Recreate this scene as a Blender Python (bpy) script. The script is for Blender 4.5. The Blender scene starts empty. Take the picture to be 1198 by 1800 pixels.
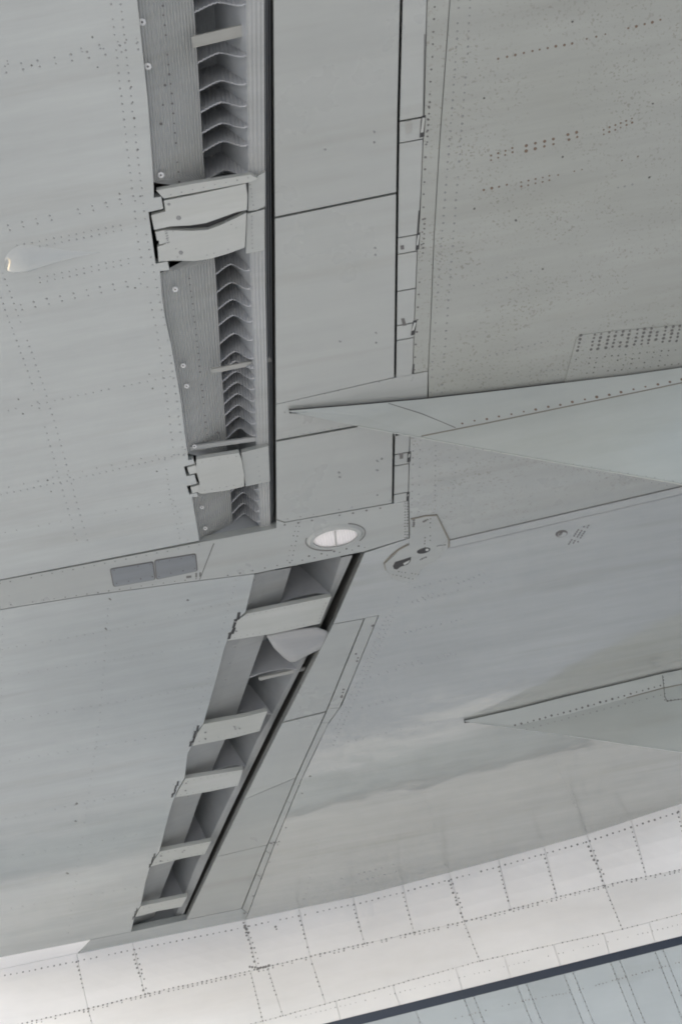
import bpy, math, random
from mathutils import Vector, Matrix
from mathutils.geometry import tessellate_polygon
random.seed(7)
R_ = math.radians
scene = bpy.context.scene
col = scene.collection

# ------------------------------------------------------------------ camera
CZ, H0 = 1.7, 5.0            # eye height, wing skin above the eye
ZW = CZ + H0                 # height of the wing's lower skin
PITCH, ROLL, VFOV = R_(50), R_(10.8), R_(45)
FPX = 900 / math.tan(VFOV / 2)
CAM = Vector((0, 0, CZ))
fwd = Vector((0, math.cos(PITCH), math.sin(PITCH)))
r0 = Vector((1, 0, 0)); u0 = Vector((0, -math.sin(PITCH), math.cos(PITCH)))
rgt = r0 * math.cos(ROLL) - u0 * math.sin(ROLL)
upv = r0 * math.sin(ROLL) + u0 * math.cos(ROLL)
cd = bpy.data.cameras.new('camera'); cam = bpy.data.objects.new('camera', cd); col.objects.link(cam)
cd.sensor_fit = 'VERTICAL'; cd.sensor_height = 24.0; cd.lens = 12.0 / math.tan(VFOV / 2)
cd.clip_start = 0.05; cd.clip_end = 2000
cam.matrix_world = Matrix(((rgt.x, upv.x, -fwd.x, CAM.x), (rgt.y, upv.y, -fwd.y, CAM.y), (rgt.z, upv.z, -fwd.z, CAM.z), (0, 0, 0, 1)))
scene.camera = cam

# ------------------------------------------------------------------ sky, sun, exposure
SUN_EL, SUN_AZ = R_(29), R_(263)       # azimuth measured clockwise from +Y
w = bpy.data.worlds.new('World'); scene.world = w; w.use_nodes = True
nt = w.node_tree; bg = nt.nodes['Background']
sky = nt.nodes.new('ShaderNodeTexSky'); sky.sky_type = 'NISHITA'; sky.sun_disc = False
sky.sun_elevation = SUN_EL; sky.sun_rotation = SUN_AZ; sky.dust_density = 3.2; sky.air_density = 1.0; sky.ozone_density = 1.0
nt.links.new(sky.outputs[0], bg.inputs[0]); bg.inputs[1].default_value = 0.15
sd = bpy.data.lights.new('sun', 'SUN'); sd.energy = 2.2; sd.angle = R_(8); sd.color = (1, 0.977, 0.938)
sun = bpy.data.objects.new('sun', sd); col.objects.link(sun)
sdir = Vector((math.sin(SUN_AZ) * math.cos(SUN_EL), math.cos(SUN_AZ) * math.cos(SUN_EL), math.sin(SUN_EL)))
sun.rotation_euler = sdir.to_track_quat('Z', 'Y').to_euler(); sun.location = (0, 0, 30)
vs = scene.view_settings
vs.view_transform = 'Standard'; vs.look = 'None'; vs.gamma = 1; vs.use_curve_mapping = False
vs.exposure = 1.3
scene.cycles.filter_width = 1.9
scene.cycles.max_bounces = 6; scene.cycles.diffuse_bounces = 4; scene.cycles.glossy_bounces = 3; scene.cycles.use_denoising = True

# ------------------------------------------------------------------ helpers
def ray(px, py):
    return (fwd + rgt * ((px - 599) / FPX) + upv * ((900 - py) / FPX))
def at(px, py, dz=0.0):
    """point of the wing's plane (dz metres above the lower skin) seen at a photo pixel"""
    d = ray(px, py); t = (H0 + dz) / d.z
    return CAM + d * t
def mpp(px, py, dz=0.0):
    return (at(px, py, dz) - CAM).length / FPX
def mesh(name, verts, faces, mat, parent=None, smooth=False, kind=None, label=None):
    me = bpy.data.meshes.new(name); me.from_pydata([tuple(v) for v in verts], [], faces); me.update()
    if mat: me.materials.append(mat)
    if smooth:
        for p in me.polygons: p.use_smooth = True
    o = bpy.data.objects.new(name, me); col.objects.link(o)
    if parent:
        o.parent = parent; o.matrix_parent_inverse = parent.matrix_world.inverted()
    if kind: o['kind'] = kind
    if label: o['label'] = label
    return o
class MB:
    def __init__(s): s.v = []; s.f = []
    def add(s, vs_, fs):
        n = len(s.v); s.v += [Vector(v) for v in vs_]; s.f += [tuple(i + n for i in f) for f in fs]
    def quad(s, a, b, c, d): s.add([a, b, c, d], [(0, 1, 2, 3)])
    def prism(s, pts, dz):
        """polygon pushed by dz along z; closed"""
        n = len(pts); pts = [Vector(p) for p in pts]
        area = sum(pts[i].x * pts[(i + 1) % n].y - pts[(i + 1) % n].x * pts[i].y for i in range(n))
        if area * dz > 0: pts = pts[::-1]
        top = [p + Vector((0, 0, dz)) for p in pts]
        s.add(pts + top, [tuple(range(n)), tuple(range(2 * n - 1, n - 1, -1))] + [(i, n + i, n + (i + 1) % n, (i + 1) % n) for i in range(n)])
    def bar(s, a, b, wv, hv):
        """box from a to b with half-extent vectors wv, hv"""
        a, b, wv, hv = map(Vector, (a, b, wv, hv))
        q = [a - wv - hv, a + wv - hv, a + wv + hv, a - wv + hv]; p = [x + (b - a) for x in q]
        s.add(q + p, [(3, 2, 1, 0), (4, 5, 6, 7), (0, 1, 5, 4), (1, 2, 6, 5), (2, 3, 7, 6), (3, 0, 4, 7)])
    def build(s, name, mat, parent=None, **k): return mesh(name, s.v, s.f, mat, parent, **k)
def lerp(a, b, t): return a + (b - a) * t
def interp(poly, y, key=1):
    """x on a polyline at a given y (key=1) or y at a given x (key=0); extrapolates"""
    o = 1 - key
    for i in range(len(poly) - 1):
        p, q = poly[i], poly[i + 1]
        if y <= q[key] or i == len(poly) - 2:
            return lerp(p[o], q[o], (y - p[key]) / (q[key] - p[key]))
def resample(poly, step):
    out = []; 
    L = [math.dist(poly[i], poly[i + 1]) for i in range(len(poly) - 1)]; tot = sum(L); n = max(1, round(tot / step))
    for k in range(n + 1):
        d = tot * k / n; i = 0
        while i < len(L) - 1 and d > L[i]: d -= L[i]; i += 1
        t = d / L[i]; out.append((lerp(poly[i][0], poly[i + 1][0], t), lerp(poly[i][1], poly[i + 1][1], t)))
    return out
def inset(pts, g):
    """move every edge of a flat polygon inwards by g (scalar or list, metres)"""
    n = len(pts); G = g if isinstance(g, (list, tuple)) else [g] * n
    P = [(p.x, p.y) for p in pts]
    area = sum(P[i][0] * P[(i + 1) % n][1] - P[(i + 1) % n][0] * P[i][1] for i in range(n)); sg = 1 if area > 0 else -1
    lines = []
    for i in range(n):
        a, b = P[i], P[(i + 1) % n]; dx, dy = b[0] - a[0], b[1] - a[1]; l = math.hypot(dx, dy) or 1e-9
        nx, ny = -dy / l * sg, dx / l * sg
        lines.append((a[0] + nx * G[i], a[1] + ny * G[i], dx / l, dy / l))
    out = []
    for i in range(n):
        x1, y1, ax, ay = lines[i - 1]; x2, y2, bx, by = lines[i]; det = ax * by - ay * bx
        if abs(det) < 0.05: out.append(Vector((x2, y2, pts[i].z))); continue
        t = ((x2 - x1) * by - (y2 - y1) * bx) / det
        out.append(Vector((x1 + ax * t, y1 + ay * t, pts[i].z)))
    return out

# ------------------------------------------------------------------ materials
def ramp(nt, a, b, pa=0.0, pb=1.0):
    r = nt.nodes.new('ShaderNodeValToRGB'); e = r.color_ramp.elements
    e[0].position = pa; e[0].color = (*a, 1); e[1].position = pb; e[1].color = (*b, 1); return r
def paint(name, base, rough=0.32, coat=0.0, speck=0.0, streak=0.10, wave=0.25, grime=0.10, warm=0.0, metal=0.0, vary=0.05, ior=1.75, stain=0.14):
    m = bpy.data.materials.new(name); m.use_nodes = True; nt = m.node_tree; N = nt.nodes; L = nt.links
    bs = N['Principled BSDF']; geo = N.new('ShaderNodeNewGeometry')
    def noise(scale, detail=4, rough_=0.55, stretch=None, rot=0.0):
        mp = N.new('ShaderNodeMapping'); L.new(geo.outputs['Position'], mp.inputs[0])
        mp.inputs['Scale'].default_value = stretch or (1, 1, 1); mp.inputs['Rotation'].default_value = (0, 0, rot)
        n = N.new('ShaderNodeTexNoise'); n.inputs['Scale'].default_value = scale; n.inputs['Detail'].default_value = detail; n.inputs['Roughness'].default_value = rough_
        L.new(mp.outputs[0], n.inputs['Vector']); return n
    def mul(c1, c2, fac=1.0):
        x = N.new('ShaderNodeMix'); x.data_type = 'RGBA'; x.blend_type = 'MULTIPLY'; x.inputs[0].default_value = fac
        L.new(c1, x.inputs[6]); L.new(c2, x.inputs[7]); return x.outputs[2]
    rgb = N.new('ShaderNodeRGB'); rgb.outputs[0].default_value = (*base, 1); c = rgb.outputs[0]
    n1 = noise(1.3, 5); k = 1 - grime
    r1 = ramp(nt, (k, k, k * (1 - warm)), (1.05, 1.05, 1.05), 0.2, 0.85); L.new(n1.outputs[0], r1.inputs[0]); c = mul(c, r1.outputs[0])
    n2 = noise(2.2, 6, 0.65, (0.5, 5.0, 2.0)); k = 1 - streak
    r2 = ramp(nt, (k, k, k), (1.05, 1.05, 1.05), 0.25, 0.75); L.new(n2.outputs[0], r2.inputs[0]); c = mul(c, r2.outputs[0])
    if speck:
        n3 = noise(85, 2, 0.5); k = 1 - speck
        r3 = ramp(nt, (k, k * .96, k * .9), (1, 1, 1), 0.33, 0.40); L.new(n3.outputs[0], r3.inputs[0])
        n4 = noise(3, 3); r4 = ramp(nt, (0, 0, 0), (1, 1, 1), 0.38, 0.6); L.new(n4.outputs[0], r4.inputs[0])
        x = N.new('ShaderNodeMix'); x.data_type = 'RGBA'; x.blend_type = 'MULTIPLY'; L.new(r4.outputs[0], x.inputs[0]); L.new(c, x.inputs[6]); L.new(r3.outputs[0], x.inputs[7]); c = x.outputs[2]
    if stain:
        n8 = noise(0.9, 5, 0.6, (0.45, 7.0, 3.0), 0.12); r8 = ramp(nt, (0, 0, 0), (1, 1, 1), 0.55, 0.8); L.new(n8.outputs[0], r8.inputs[0])
        x = N.new('ShaderNodeMix'); x.data_type = 'RGBA'; x.blend_type = 'MULTIPLY'; L.new(r8.outputs[0], x.inputs[0]); L.new(c, x.inputs[6]); x.inputs[7].default_value = (1 - stain, 1 - stain * 1.12, 1 - stain * 1.35, 1); c = x.outputs[2]
    oi = N.new('ShaderNodeObjectInfo'); mr = N.new('ShaderNodeMapRange'); mr.inputs[3].default_value = 1 - vary; mr.inputs[4].default_value = 1 + vary
    L.new(oi.outputs['Random'], mr.inputs[0]); c = mul(c, mr.outputs[0])
    L.new(c, bs.inputs['Base Color']); bs.inputs['Metallic'].default_value = metal
    n5 = noise(2.5, 4); mr2 = N.new('ShaderNodeMapRange'); mr2.inputs[3].default_value = rough * 0.9; mr2.inputs[4].default_value = rough * 1.1
    L.new(n5.outputs[0], mr2.inputs[0]); L.new(mr2.outputs[0], bs.inputs['Roughness'])
    if coat:
        bs.inputs['Coat Weight'].default_value = coat; bs.inputs['Coat Roughness'].default_value = rough * 0.6; bs.inputs['Coat IOR'].default_value = ior
    if wave:
        n6 = noise(1.6, 2, 0.4, (1.0, 2.2, 1.0)); n7 = noise(7, 2, 0.5)
        ad = N.new('ShaderNodeMath'); ad.operation = 'MULTIPLY_ADD'; ad.inputs[1].default_value = 0.2; L.new(n7.outputs[0], ad.inputs[0]); L.new(n6.outputs[0], ad.inputs[2])
        bp = N.new('ShaderNodeBump'); bp.inputs['Strength'].default_value = wave; bp.inputs['Distance'].default_value = 0.05; L.new(ad.outputs[0], bp.inputs['Height'])
        L.new(bp.outputs[0], bs.inputs['Normal']); 
        if coat: L.new(bp.outputs[0], bs.inputs['Coat Normal'])
    return m
def plain(name, base, rough=0.5, metal=0.0):
    m = bpy.data.materials.new(name); m.use_nodes = True; b = m.node_tree.nodes['Principled BSDF']
    b.inputs['Base Color'].default_value = (*base, 1); b.inputs['Roughness'].default_value = rough; b.inputs['Metallic'].default_value = metal; return m
M = {}
GREY = (0.375, 0.395, 0.385)
M['flap'] = paint('flap_grey_paint', (0.375, 0.398, 0.382), 0.22, coat=1.0, streak=0.13, grime=0.12, wave=0.10, ior=2.1)
M['mid'] = paint('lightly_speckled_grey_paint', (0.36, 0.375, 0.357), 0.28, coat=0.8, speck=0.22, streak=0.08, wave=0.12, vary=0.02)
M['wing'] = paint('wing_grey_paint', (0.368, 0.382, 0.355), 0.17, ior=2.7, coat=1.0, speck=0.0, streak=0.13, wave=0.17)
M['dirty'] = paint('speckled_grey_paint', (0.345, 0.356, 0.332), 0.38, coat=0.3, speck=0.28, stain=0.08, vary=0.01, streak=0.12, wave=0.12, warm=0.04)
M['spoiler'] = paint('panel_grey_paint', (0.36, 0.375, 0.355), 0.28, coat=0.8, streak=0.06, wave=0.10)
M['fairing'] = paint('pale_fairing_paint', (0.47, 0.483, 0.465), 0.36, coat=0.4, streak=0.10, wave=0.1, grime=0.15, warm=0.06)
M['pylon'] = paint('pylon_grey_paint', (0.405, 0.43, 0.41), 0.32, coat=0.4, streak=0.10, wave=0.12, ior=1.5)
M['white'] = paint('white_fuselage_paint', (0.87, 0.865, 0.86), 0.3, coat=0.2, streak=0.05, wave=0.08, grime=0.06, warm=0.01, vary=0.015, stain=0.06)
M['belly'] = paint('belly_grey_paint', (0.46, 0.51, 0.53), 0.26, coat=0.5, streak=0.06, wave=0.15)
M['blue'] = paint('navy_stripe_paint', (0.013, 0.025, 0.052), 0.3, coat=0.4, streak=0.05, wave=0.05)
M['seam'] = plain('seam_sealant', (0.12, 0.12, 0.115), 0.8)
M['liner'] = paint('cove_liner_paint', (0.43, 0.44, 0.44), 0.45, streak=0.12, wave=0.0, grime=0.2, warm=0.05)
M['trough'] = paint('cove_trough_liner', (0.48, 0.50, 0.51), 0.5, streak=0.10, wave=0.0, grime=0.2)  # pale trough paint, base slightly lighter than the ledge liner
M['rib'] = paint('rib_primer', (0.50, 0.51, 0.52), 0.5, streak=0.12, wave=0.0, grime=0.2)
M['strut'] = paint('strut_paint', (0.42, 0.42, 0.40), 0.5, streak=0.2, wave=0.0, grime=0.25, warm=0.06)
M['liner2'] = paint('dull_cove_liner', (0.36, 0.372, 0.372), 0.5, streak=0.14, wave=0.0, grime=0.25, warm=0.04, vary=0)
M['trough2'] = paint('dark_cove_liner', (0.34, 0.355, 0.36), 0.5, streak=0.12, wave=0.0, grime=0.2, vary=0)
M['blister'] = paint('blister_gloss_paint', (0.405, 0.428, 0.412), 0.12, coat=1.0, streak=0.03, wave=0.0, ior=2.0)
M['sealant'] = plain('brown_sealant', (0.20, 0.185, 0.155), 0.8)
M['rivet'] = plain('sooty_rivet', (0.13, 0.125, 0.12), 0.6, 0.0)
M['rivet_soft'] = plain('painted_rivet', (0.24, 0.245, 0.24), 0.5)
M['rivet_rust'] = plain('rusty_rivet', (0.165, 0.115, 0.085), 0.7)
M['rivet_w'] = plain('fuselage_rivet', (0.22, 0.215, 0.21), 0.5)
M['fastener'] = plain('bright_fastener', (0.7, 0.7, 0.69), 0.35)
M['dark'] = plain('opening_shade', (0.045, 0.045, 0.045), 0.7)  # shade inside openings and gaps, put into the colour
M['cover'] = paint('access_cover_paint', (0.20, 0.215, 0.225), 0.45, streak=0.08, wave=0.05)
M['upper'] = plain('inner_primer_and_slot_shade', (0.10, 0.10, 0.09), 0.8)

# ------------------------------------------------------------------ the aircraft
EXT = 0.7                                   # height of the closed structure above the lower skin
plane = bpy.data.objects.new('aircraft', None); col.objects.link(plane)
plane.location = (0.5, 10.0, 0.0); plane.empty_display_size = 1
plane['label'] = 'parked jet aircraft with grey wing underside and white fuselage seen from below'
plane['category'] = 'aircraft'
bpy.context.view_layer.update()

# ---- fuselage cylinder, met by the wing plane along one straight line
LA, LB = at(0, 1726), at(1198, 1440)
AX = (LB - LA); AX.z = 0; AX.normalize()
OUT = Vector((AX.y, -AX.x, 0))              # horizontal, towards the camera
if OUT.y > 0: OUT = -OUT
FR, TH0 = 2.4, R_(7)
FC = LA - OUT * (FR * math.cos(TH0)); FC.z = ZW - FR * math.sin(TH0)
def on_fus(px, py, off=0.0):
    """point and normal where the photo ray meets the fuselage cylinder"""
    d = ray(px, py); o = CAM - FC; r = FR + off
    d2 = d - AX * d.dot(AX); o2 = o - AX * o.dot(AX)
    a = d2.dot(d2); b = 2 * d2.dot(o2); c = o2.dot(o2) - r * r; D = b * b - 4 * a * c
    t = (-b - math.sqrt(max(D, 0))) / (2 * a); p = CAM + d * t
    n = p - FC; n -= AX * n.dot(AX); return p, n.normalized()

# ---- rivets: small domes, many to one joined mesh
class Rivets:
    def __init__(s): s.mb = MB()
    def dome(s, p, n, r, hgt=0.0016):
        n = Vector(n); t = n.orthogonal().normalized(); b = n.cross(t)
        k = 7; ring = [p + t * (r * math.cos(6.2832 * i / k)) + b * (r * math.sin(6.2832 * i / k)) - n * 0.0005 for i in range(k)]
        top = [p + n * hgt + t * (.6 * r * math.cos(6.2832 * i / k)) + b * (.6 * r * math.sin(6.2832 * i / k)) for i in range(k)]
        s.mb.add(ring + top, [tuple(range(k, 2 * k))] + [(i, (i + 1) % k, k + (i + 1) % k, k + i) for i in range(k)])
    def row(s, poly, step, rpx=1.9, dz=0.0, skip=0.06, jit=0.5, pairs=None, where=None):
        for (x, y) in resample(poly, step):
            if random.random() < skip: continue
            pts = [(0, 0)] if not pairs else [(0, 0), pairs]
            for (ox, oy) in pts:
                X, Y = x + ox + random.uniform(-jit, jit), y + oy + random.uniform(-jit, jit)
                r = rpx * random.uniform(0.75, 1.2)
                if where:
                    p, n = where(X, Y); s.dome(p, n, r * (p - CAM).length / FPX)
                else:
                    p = at(X, Y, dz); s.dome(p, (0, 0, -1), r * mpp(X, Y))
    def build(s, mat, parent, name='rivet_rows'):
        return s.mb.build(name, mat, parent, kind='stuff')

XL, XR = -110, 1285                          # wing cut short just out of view so sky light reaches the fuselage
def clip(px):
    for lim, sg in ((XL, 1), (XR, -1)):
        if all((x - lim) * sg >= 0 for x, y in px): continue
        out = []
        for i in range(len(px)):
            a, b = px[i - 1], px[i]; da, db = (a[0] - lim) * sg, (b[0] - lim) * sg
            if (da < 0) != (db < 0): out.append((lim, lerp(a[1], b[1], da / (da - db))))
            if db >= 0: out.append(b)
        px = out
    return px
def panel(name, px, mat, parent, gap=0.0025, dz=0.0, thick=0.05, label=None, holes=None):
    pts = inset([at(x, y, dz) for x, y in clip(px)], gap)
    m = MB(); m.prism(pts, thick); return m.build(name, mat, parent, label=label)

# ---- edges of the coves (photo pixels)
E1 = [(212, -260), (243, 0), (262, 180), (272, 330)]                       # outer cove, edge of flap
E1b = [(283, 478), (286, 520), (292, 560), (303, 610), (312, 660), (320, 710), (326, 760), (332, 803)]
E1c = [(339, 875), (345, 910), (352, 951)]
F1X = [(478, -260), (480, 0), (482, 500), (484, 928)]                      # outer cove, edge of the panels
STEP1 = [(272, 346), (285, 344), (289, 368), (263, 374), (275, 462), (296, 458), (300, 476)]
STEP2 = [(332, 808), (341, 806), (344, 816), (325, 821), (329, 836), (343, 833), (348, 851), (330, 855), (334, 868), (347, 865), (350, 874)]
E2 = [(447, 1012), (433, 1078)]
def steps(x, y, s):
    return [(x + s * a, y + s * b) for a, b in ((-6, 0), (-10, 9), (-18, 10.5), (-21, 20), (-16, 19), (-20, 30), (-29, 32), (-33, 44), (-26, 43), (-28, 48))]
E2poly = [(447, 1011), (432, 1076), (416, 1090), (399, 1127), (393, 1145), (380, 1195), (358, 1272), (346, 1288), (337, 1312), (330, 1325), (325, 1368), (314, 1386), (307, 1402), (303, 1412), (295, 1440), (281, 1496), (270, 1511), (264, 1524), (256, 1550), (248, 1592), (241, 1602), (237, 1612), (231, 1638)]
F2X = [(640, 972), (585, 1090), (560, 1146), (500, 1262), (420, 1422), (380, 1506), (327, 1617)]
S_TOP = [(-320, 1081), (0, 1020), (352, 951), (484, 928)]
S_BOT = [(-320, 1124), (0, 1072), (150, 1048), (350, 1021), (447, 1009), (520, 991), (640, 970)]
JOINT = [(-400, 1783), (135, 1677), (430, 1617), (640, 1573), (870, 1512), (1030, 1467), (1198, 1412), (1500, 1300)]

# ---- flaps (left): skin mesh with rivets, fairing
flap1 = panel('flap', [(-320, -260)] + E1 + STEP1 + E1b + STEP2 + E1c + [(0, 1020), (-320, 1081)], M['flap'], plane, 0.004,
              label='large upper grey flap skin with rows of rivets and a teardrop bump')
flap2 = panel('flap', S_BOT[:-2] + E2poly[0:] + [(160, 1652), (0, 1683), (-320, 1744)], M['flap'], plane, 0.0015,
              label='lower grey flap skin beside the narrow tapering cove')
# teardrop fairing on the outer flap
def teardrop(parent):
    a, b = at(9, 472), at(185, 443); ax = (b - a); Lh = ax.length; ax.normalize(); sd_ = ax.cross(Vector((0, 0, 1)))
    if sd_.y > 0: sd_ = -sd_                                  # outboard, the gently sloping side
    m = MB(); n, k = 40, 18; rows = []
    for i in range(n + 1):
        u = i / n; e = math.sqrt(max(0, 1 - ((.26 - u) / .26) ** 2)) if u < .26 else max(0, 1 - (u - .26) / .74) ** 1.4
        low = -0.022 * e * (1 if u < .3 else max(0, 1 - (u - .3) / .7)); wd = 0.125 * e + .002; hg = 0.07 * e
        for j in range(k + 1):
            t = j / k; pr = math.sin(math.pi * .5 * min(t / .22, 1)) if t < .22 else math.cos(math.pi * .5 * (t - .22) / .78) ** 2
            rows.append(a + ax * (u * Lh) + sd_ * (low + wd * t) - Vector((0, 0, hg * pr - 0.0008)))
    W = k + 1; m.add(rows, [(i * W + j, (i + 1) * W + j, (i + 1) * W + j + 1, i * W + j + 1) for i in range(n) for j in range(k)])
    return m.build('teardrop_fairing', M['blister'], parent, smooth=True)
teardrop(flap1)
rv = Rivets(); rs = Rivets()
for off in (0, 17):
    rs.row([(188 + off, -60), (212 + off, 160), (232 + off, 330), (242 + off, 420), (262 + off, 520), (283 + off - 4, 600), (299 + off - 6, 700), (314 + off - 8, 800)], 13.5, 1.8)
rv.row([(212, -40), (228, 130), (245, 290), (247, 345)], 27, 2.0, skip=.3)
rs.row([(-20, 122), (185, 85), (240, 76)], 31, 2.0, pairs=(3, 11)); rs.row([(-20, 113), (240, 68)], 34, 1.6, pairs=(2, 6), skip=.3)
rs.row([(-10, 402), (235, 345)], 25, 2.0, pairs=(3, 8))
rs.row([(30, 432), (212, 396)], 13, 1.7, pairs=(1, 9)); rs.row([(70, 488), (225, 455)], 13, 1.7, pairs=(1, 9))
rs.row([(-10, 546), (245, 490)], 24, 2.0, pairs=(3, 9))
for off in (0, 19):
    rs.row([(-14 + off, 480), (22 + off, 580), (55 + off, 670), (85 + off, 770), (115 + off, 880), (135 + off, 950)], 11.5, 1.7)
rs.row([(15, 722), (130, 697), (300, 662)], 14, 1.5); rs.row([(-10, 872), (120, 845), (325, 797)], 12, 1.7)
rs.row([(-10, 862), (325, 790)], 26, 1.4); rs.row([(-10, 940), (340, 872)], 20, 1.2)
rs.row([(290, 808), (298, 870), (318, 955)], 9, 1.3); rs.row([(305, 880), (330, 950)], 10, 1.3)
for p in ((56, 115), (210, 340), (262, 658), (268, 683), (32, 702), (41, 727), (275, 828), (84, 844), (90, 864), (237, 506), (162, 65), (172, 118)):
    rv.row([p, (p[0] + .5, p[1] + .5)], 50, 1.5, skip=0)
rs.build(M['rivet_soft'], flap1); rv.build(M['rivet'], flap1, 'screw_heads')
rs = Rivets(); rv = Rivets()
rs.row([(0, 1142), (200, 1108), (400, 1060)], 15, 1.2); rs.row([(0, 1190), (385, 1130)], 17, 1.1); rs.row([(10, 1268), (370, 1205)], 15, 1.3)
rs.row([(0, 1340), (340, 1285)], 17, 1.1); rs.row([(10, 1440), (305, 1380)], 18, 1.2); rs.row([(0, 1510), (280, 1460)], 20, 1.1); rs.row([(0, 1600), (240, 1560)], 20, 1.1)
rs.row([(190, 1070), (176, 1260), (120, 1640)], 13, 1.2); rs.row([(5, 1075), (2, 1250)], 13, 1.1); rs.row([(415, 1020), (370, 1180), (335, 1300)], 11, 1.2)
for p in ((193, 1053), (135, 1412), (134, 1413), (133, 1443), (118, 1535), (186, 1105), (330, 1055)): rv.row([p, (p[0] + 1, p[1] + 1)], 50, 2.0, skip=0)
rs.build(M['rivet_soft'], flap2); rv.build(M['rivet'], flap2, 'screw_heads')

# ---- fixed strip between the flaps, with access covers and the landing light
strip = panel('wing_strip', [(-320, 1081), (0, 1020), (484, 928), (485, 913), (500, 918), (692, 884), (718, 880), (719, 946), (640, 970), (447, 1009), (350, 1021), (150, 1048), (0, 1072), (-320, 1124)],
              M['spoiler'], plane, 0.0035, label='grey strip between the flaps carrying the oval light')
rs = Rivets()
rs.row([(500, 923), (692, 889)], 24, 2.3, skip=.1); rs.row([(0, 1066), (345, 1017)], 19, 1.4); rs.row([(0, 1026), (350, 958)], 19, 1.3)
rs.row([(528, 917), (513, 985)], 9, 1.3); rs.row([(520, 925), (505, 985)], 9, 1.2); rs.row([(400, 1012), (640, 962)], 22, 1.6)
rs.row([(543, 978), (630, 960)], 24, 2.6, skip=0); rs.row([(712, 885), (711, 945)], 5, 1.5); rs.row([(716, 885), (715, 945)], 5, 1.7)
rs.build(M['rivet'], strip)
def overlay(name, px, mat, parent, proud=0.003, dz=0.0, label=None):
    pts = [at(x, y, dz) for x, y in clip(px)]; m = MB(); pts = [p + Vector((0, 0, 0.0005)) for p in pts]; m.prism(pts, -proud); return m.build(name, mat, parent, label=label)
def rounded(px, r=0.12, n=4):
    out = []; k = len(px)
    for i in range(k):
        a, b, c = Vector(px[i - 1]), Vector(px[i]), Vector(px[(i + 1) % k])
        p, q = b.lerp(a, r if (b - a).length < 50 else r * .5), b.lerp(c, r if (b - c).length < 50 else r * .5)
        for j in range(n + 1):
            t = j / n; out.append(tuple(p.lerp(b, t).lerp(b.lerp(q, t), t)))
    return out
overlay('seam_strip', [(350, 1020), (352, 1018), (377, 955), (375, 955)], M['seam'], strip, 0.001)
for cpx in ([(195, 1000), (268, 988), (272, 1018), (201, 1030)], [(273, 985), (343, 974), (346, 1003), (276, 1017)]):
    fr = overlay('access_cover', rounded([(lerp(sum(a for a, b in cpx) / 4, x, 1.05), lerp(sum(b for a, b in cpx) / 4, y, 1.08)) for x, y in cpx]), M['rivet'], plane, 0.002, label='dark grey rectangular access cover with screwed rim')
    overlay('cover_plate', rounded(cpx), M['cover'], fr, 0.006)
    q = Rivets(); q.row([(lerp(cpx[0][0], cpx[1][0], .08), cpx[0][1] + 3), (cpx[1][0] - 4, cpx[1][1] + 4)], 19, 1.2, dz=-0.006); q.row([(cpx[3][0] + 4, cpx[3][1] - 4), (cpx[2][0] - 4, cpx[2][1] - 4)], 19, 1.2, dz=-0.006); q.build(M['rivet'], fr, 'screw_heads')
for (x, y, l) in ((332, 1014, 9), (345, 1011, 3), (352, 1010, 3)):
    overlay('stencil_mark', [(x - l / 2, y - 1.5), (x + l / 2, y - 2.5), (x + l / 2, y + 1.5), (x - l / 2, y + 2.5)] if l > 5 else [(x - 1.5, y - 4), (x + 1.5, y - 4), (x + 1.5, y + 4), (x - 1.5, y + 4)], M['rivet'], strip, 0.0008)

def oval(cx, cy, a, b, tilt=-10.5, n=40):
    t = R_(tilt); return [(cx + a * math.cos(f) * math.cos(t) - b * math.sin(f) * math.sin(t), cy + a * math.cos(f) * math.sin(t) + b * math.sin(f) * math.cos(t)) for f in [6.28318 * i / n for i in range(n)]]
def landing_light():
    n = 40
    o1, o2, o3 = ([at(x, y) for x, y in oval(589, 944, a, b)] for a, b in ((50, 20.5), (46, 18), (39.5, 15)))
    m = MB(); lo = Vector((0, 0, -0.012)); e = Vector((0, 0, -0.0005))
    v = [p + e for p in o1] + [p + lo for p in o2] + [p + lo * 1.15 for p in o3] + [p + Vector((0, 0, -0.001)) for p in o3]
    m.add(v, [(r * n + i, r * n + (i + 1) % n, (r + 1) * n + (i + 1) % n, (r + 1) * n + i) for r in range(3) for i in range(n)])
    bz = m.build('landing_light', M['spoiler'], plane, smooth=False, label='oval landing light with a pale lens set in the grey strip')
    # lens: shallow dome of pale glass over a white reflector
    c = sum(o3, Vector()) / n; m = MB(); v = []
    for k in range(6):
        s_ = 1 - k / 6 * 0.999; v += [c + (p - c) * s_ * 0.995 + Vector((0, 0, -0.004 - 0.014 * (1 - s_ * s_))) for p in o3]
    m.add(v, [(r * n + i, r * n + (i + 1) % n, (r + 1) * n + (i + 1) % n, (r + 1) * n + i) for r in range(5) for i in range(n)] + [tuple(range(5 * n, 6 * n))])
    m.build('lens', M['lens'], bz, smooth=True)
    mid = [at(*p) for p in ((587, 930), (589, 930), (591, 958), (589, 958))]
    m = MB(); m.prism([p + Vector((0, 0, -0.019)) for p in mid], 0.004); m.build('filament_bar', M['strut'], bz)
    for ang0, ang1, k in ((100, 200, 1.13), (-60, 40, 1.14)):
        A = [oval(589, 944, 46 * k, 18 * k + 1, n=1000)[int(((ang0 + (ang1 - ang0) * i / 14) % 360) / 360 * 1000)] for i in range(15)]
        B = [oval(589, 944, 46 * k + 1.6, 18 * k + 2.6, n=1000)[int(((ang0 + (ang1 - ang0) * i / 14) % 360) / 360 * 1000)] for i in range(15)]
        m = MB(); m.prism([at(*p, -0.0002) for p in A] + [at(*p, -0.0002) for p in B[::-1]], -0.0012); m.build('sealant_ring', M['rivet'], bz)   # dark scuffed rim
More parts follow.
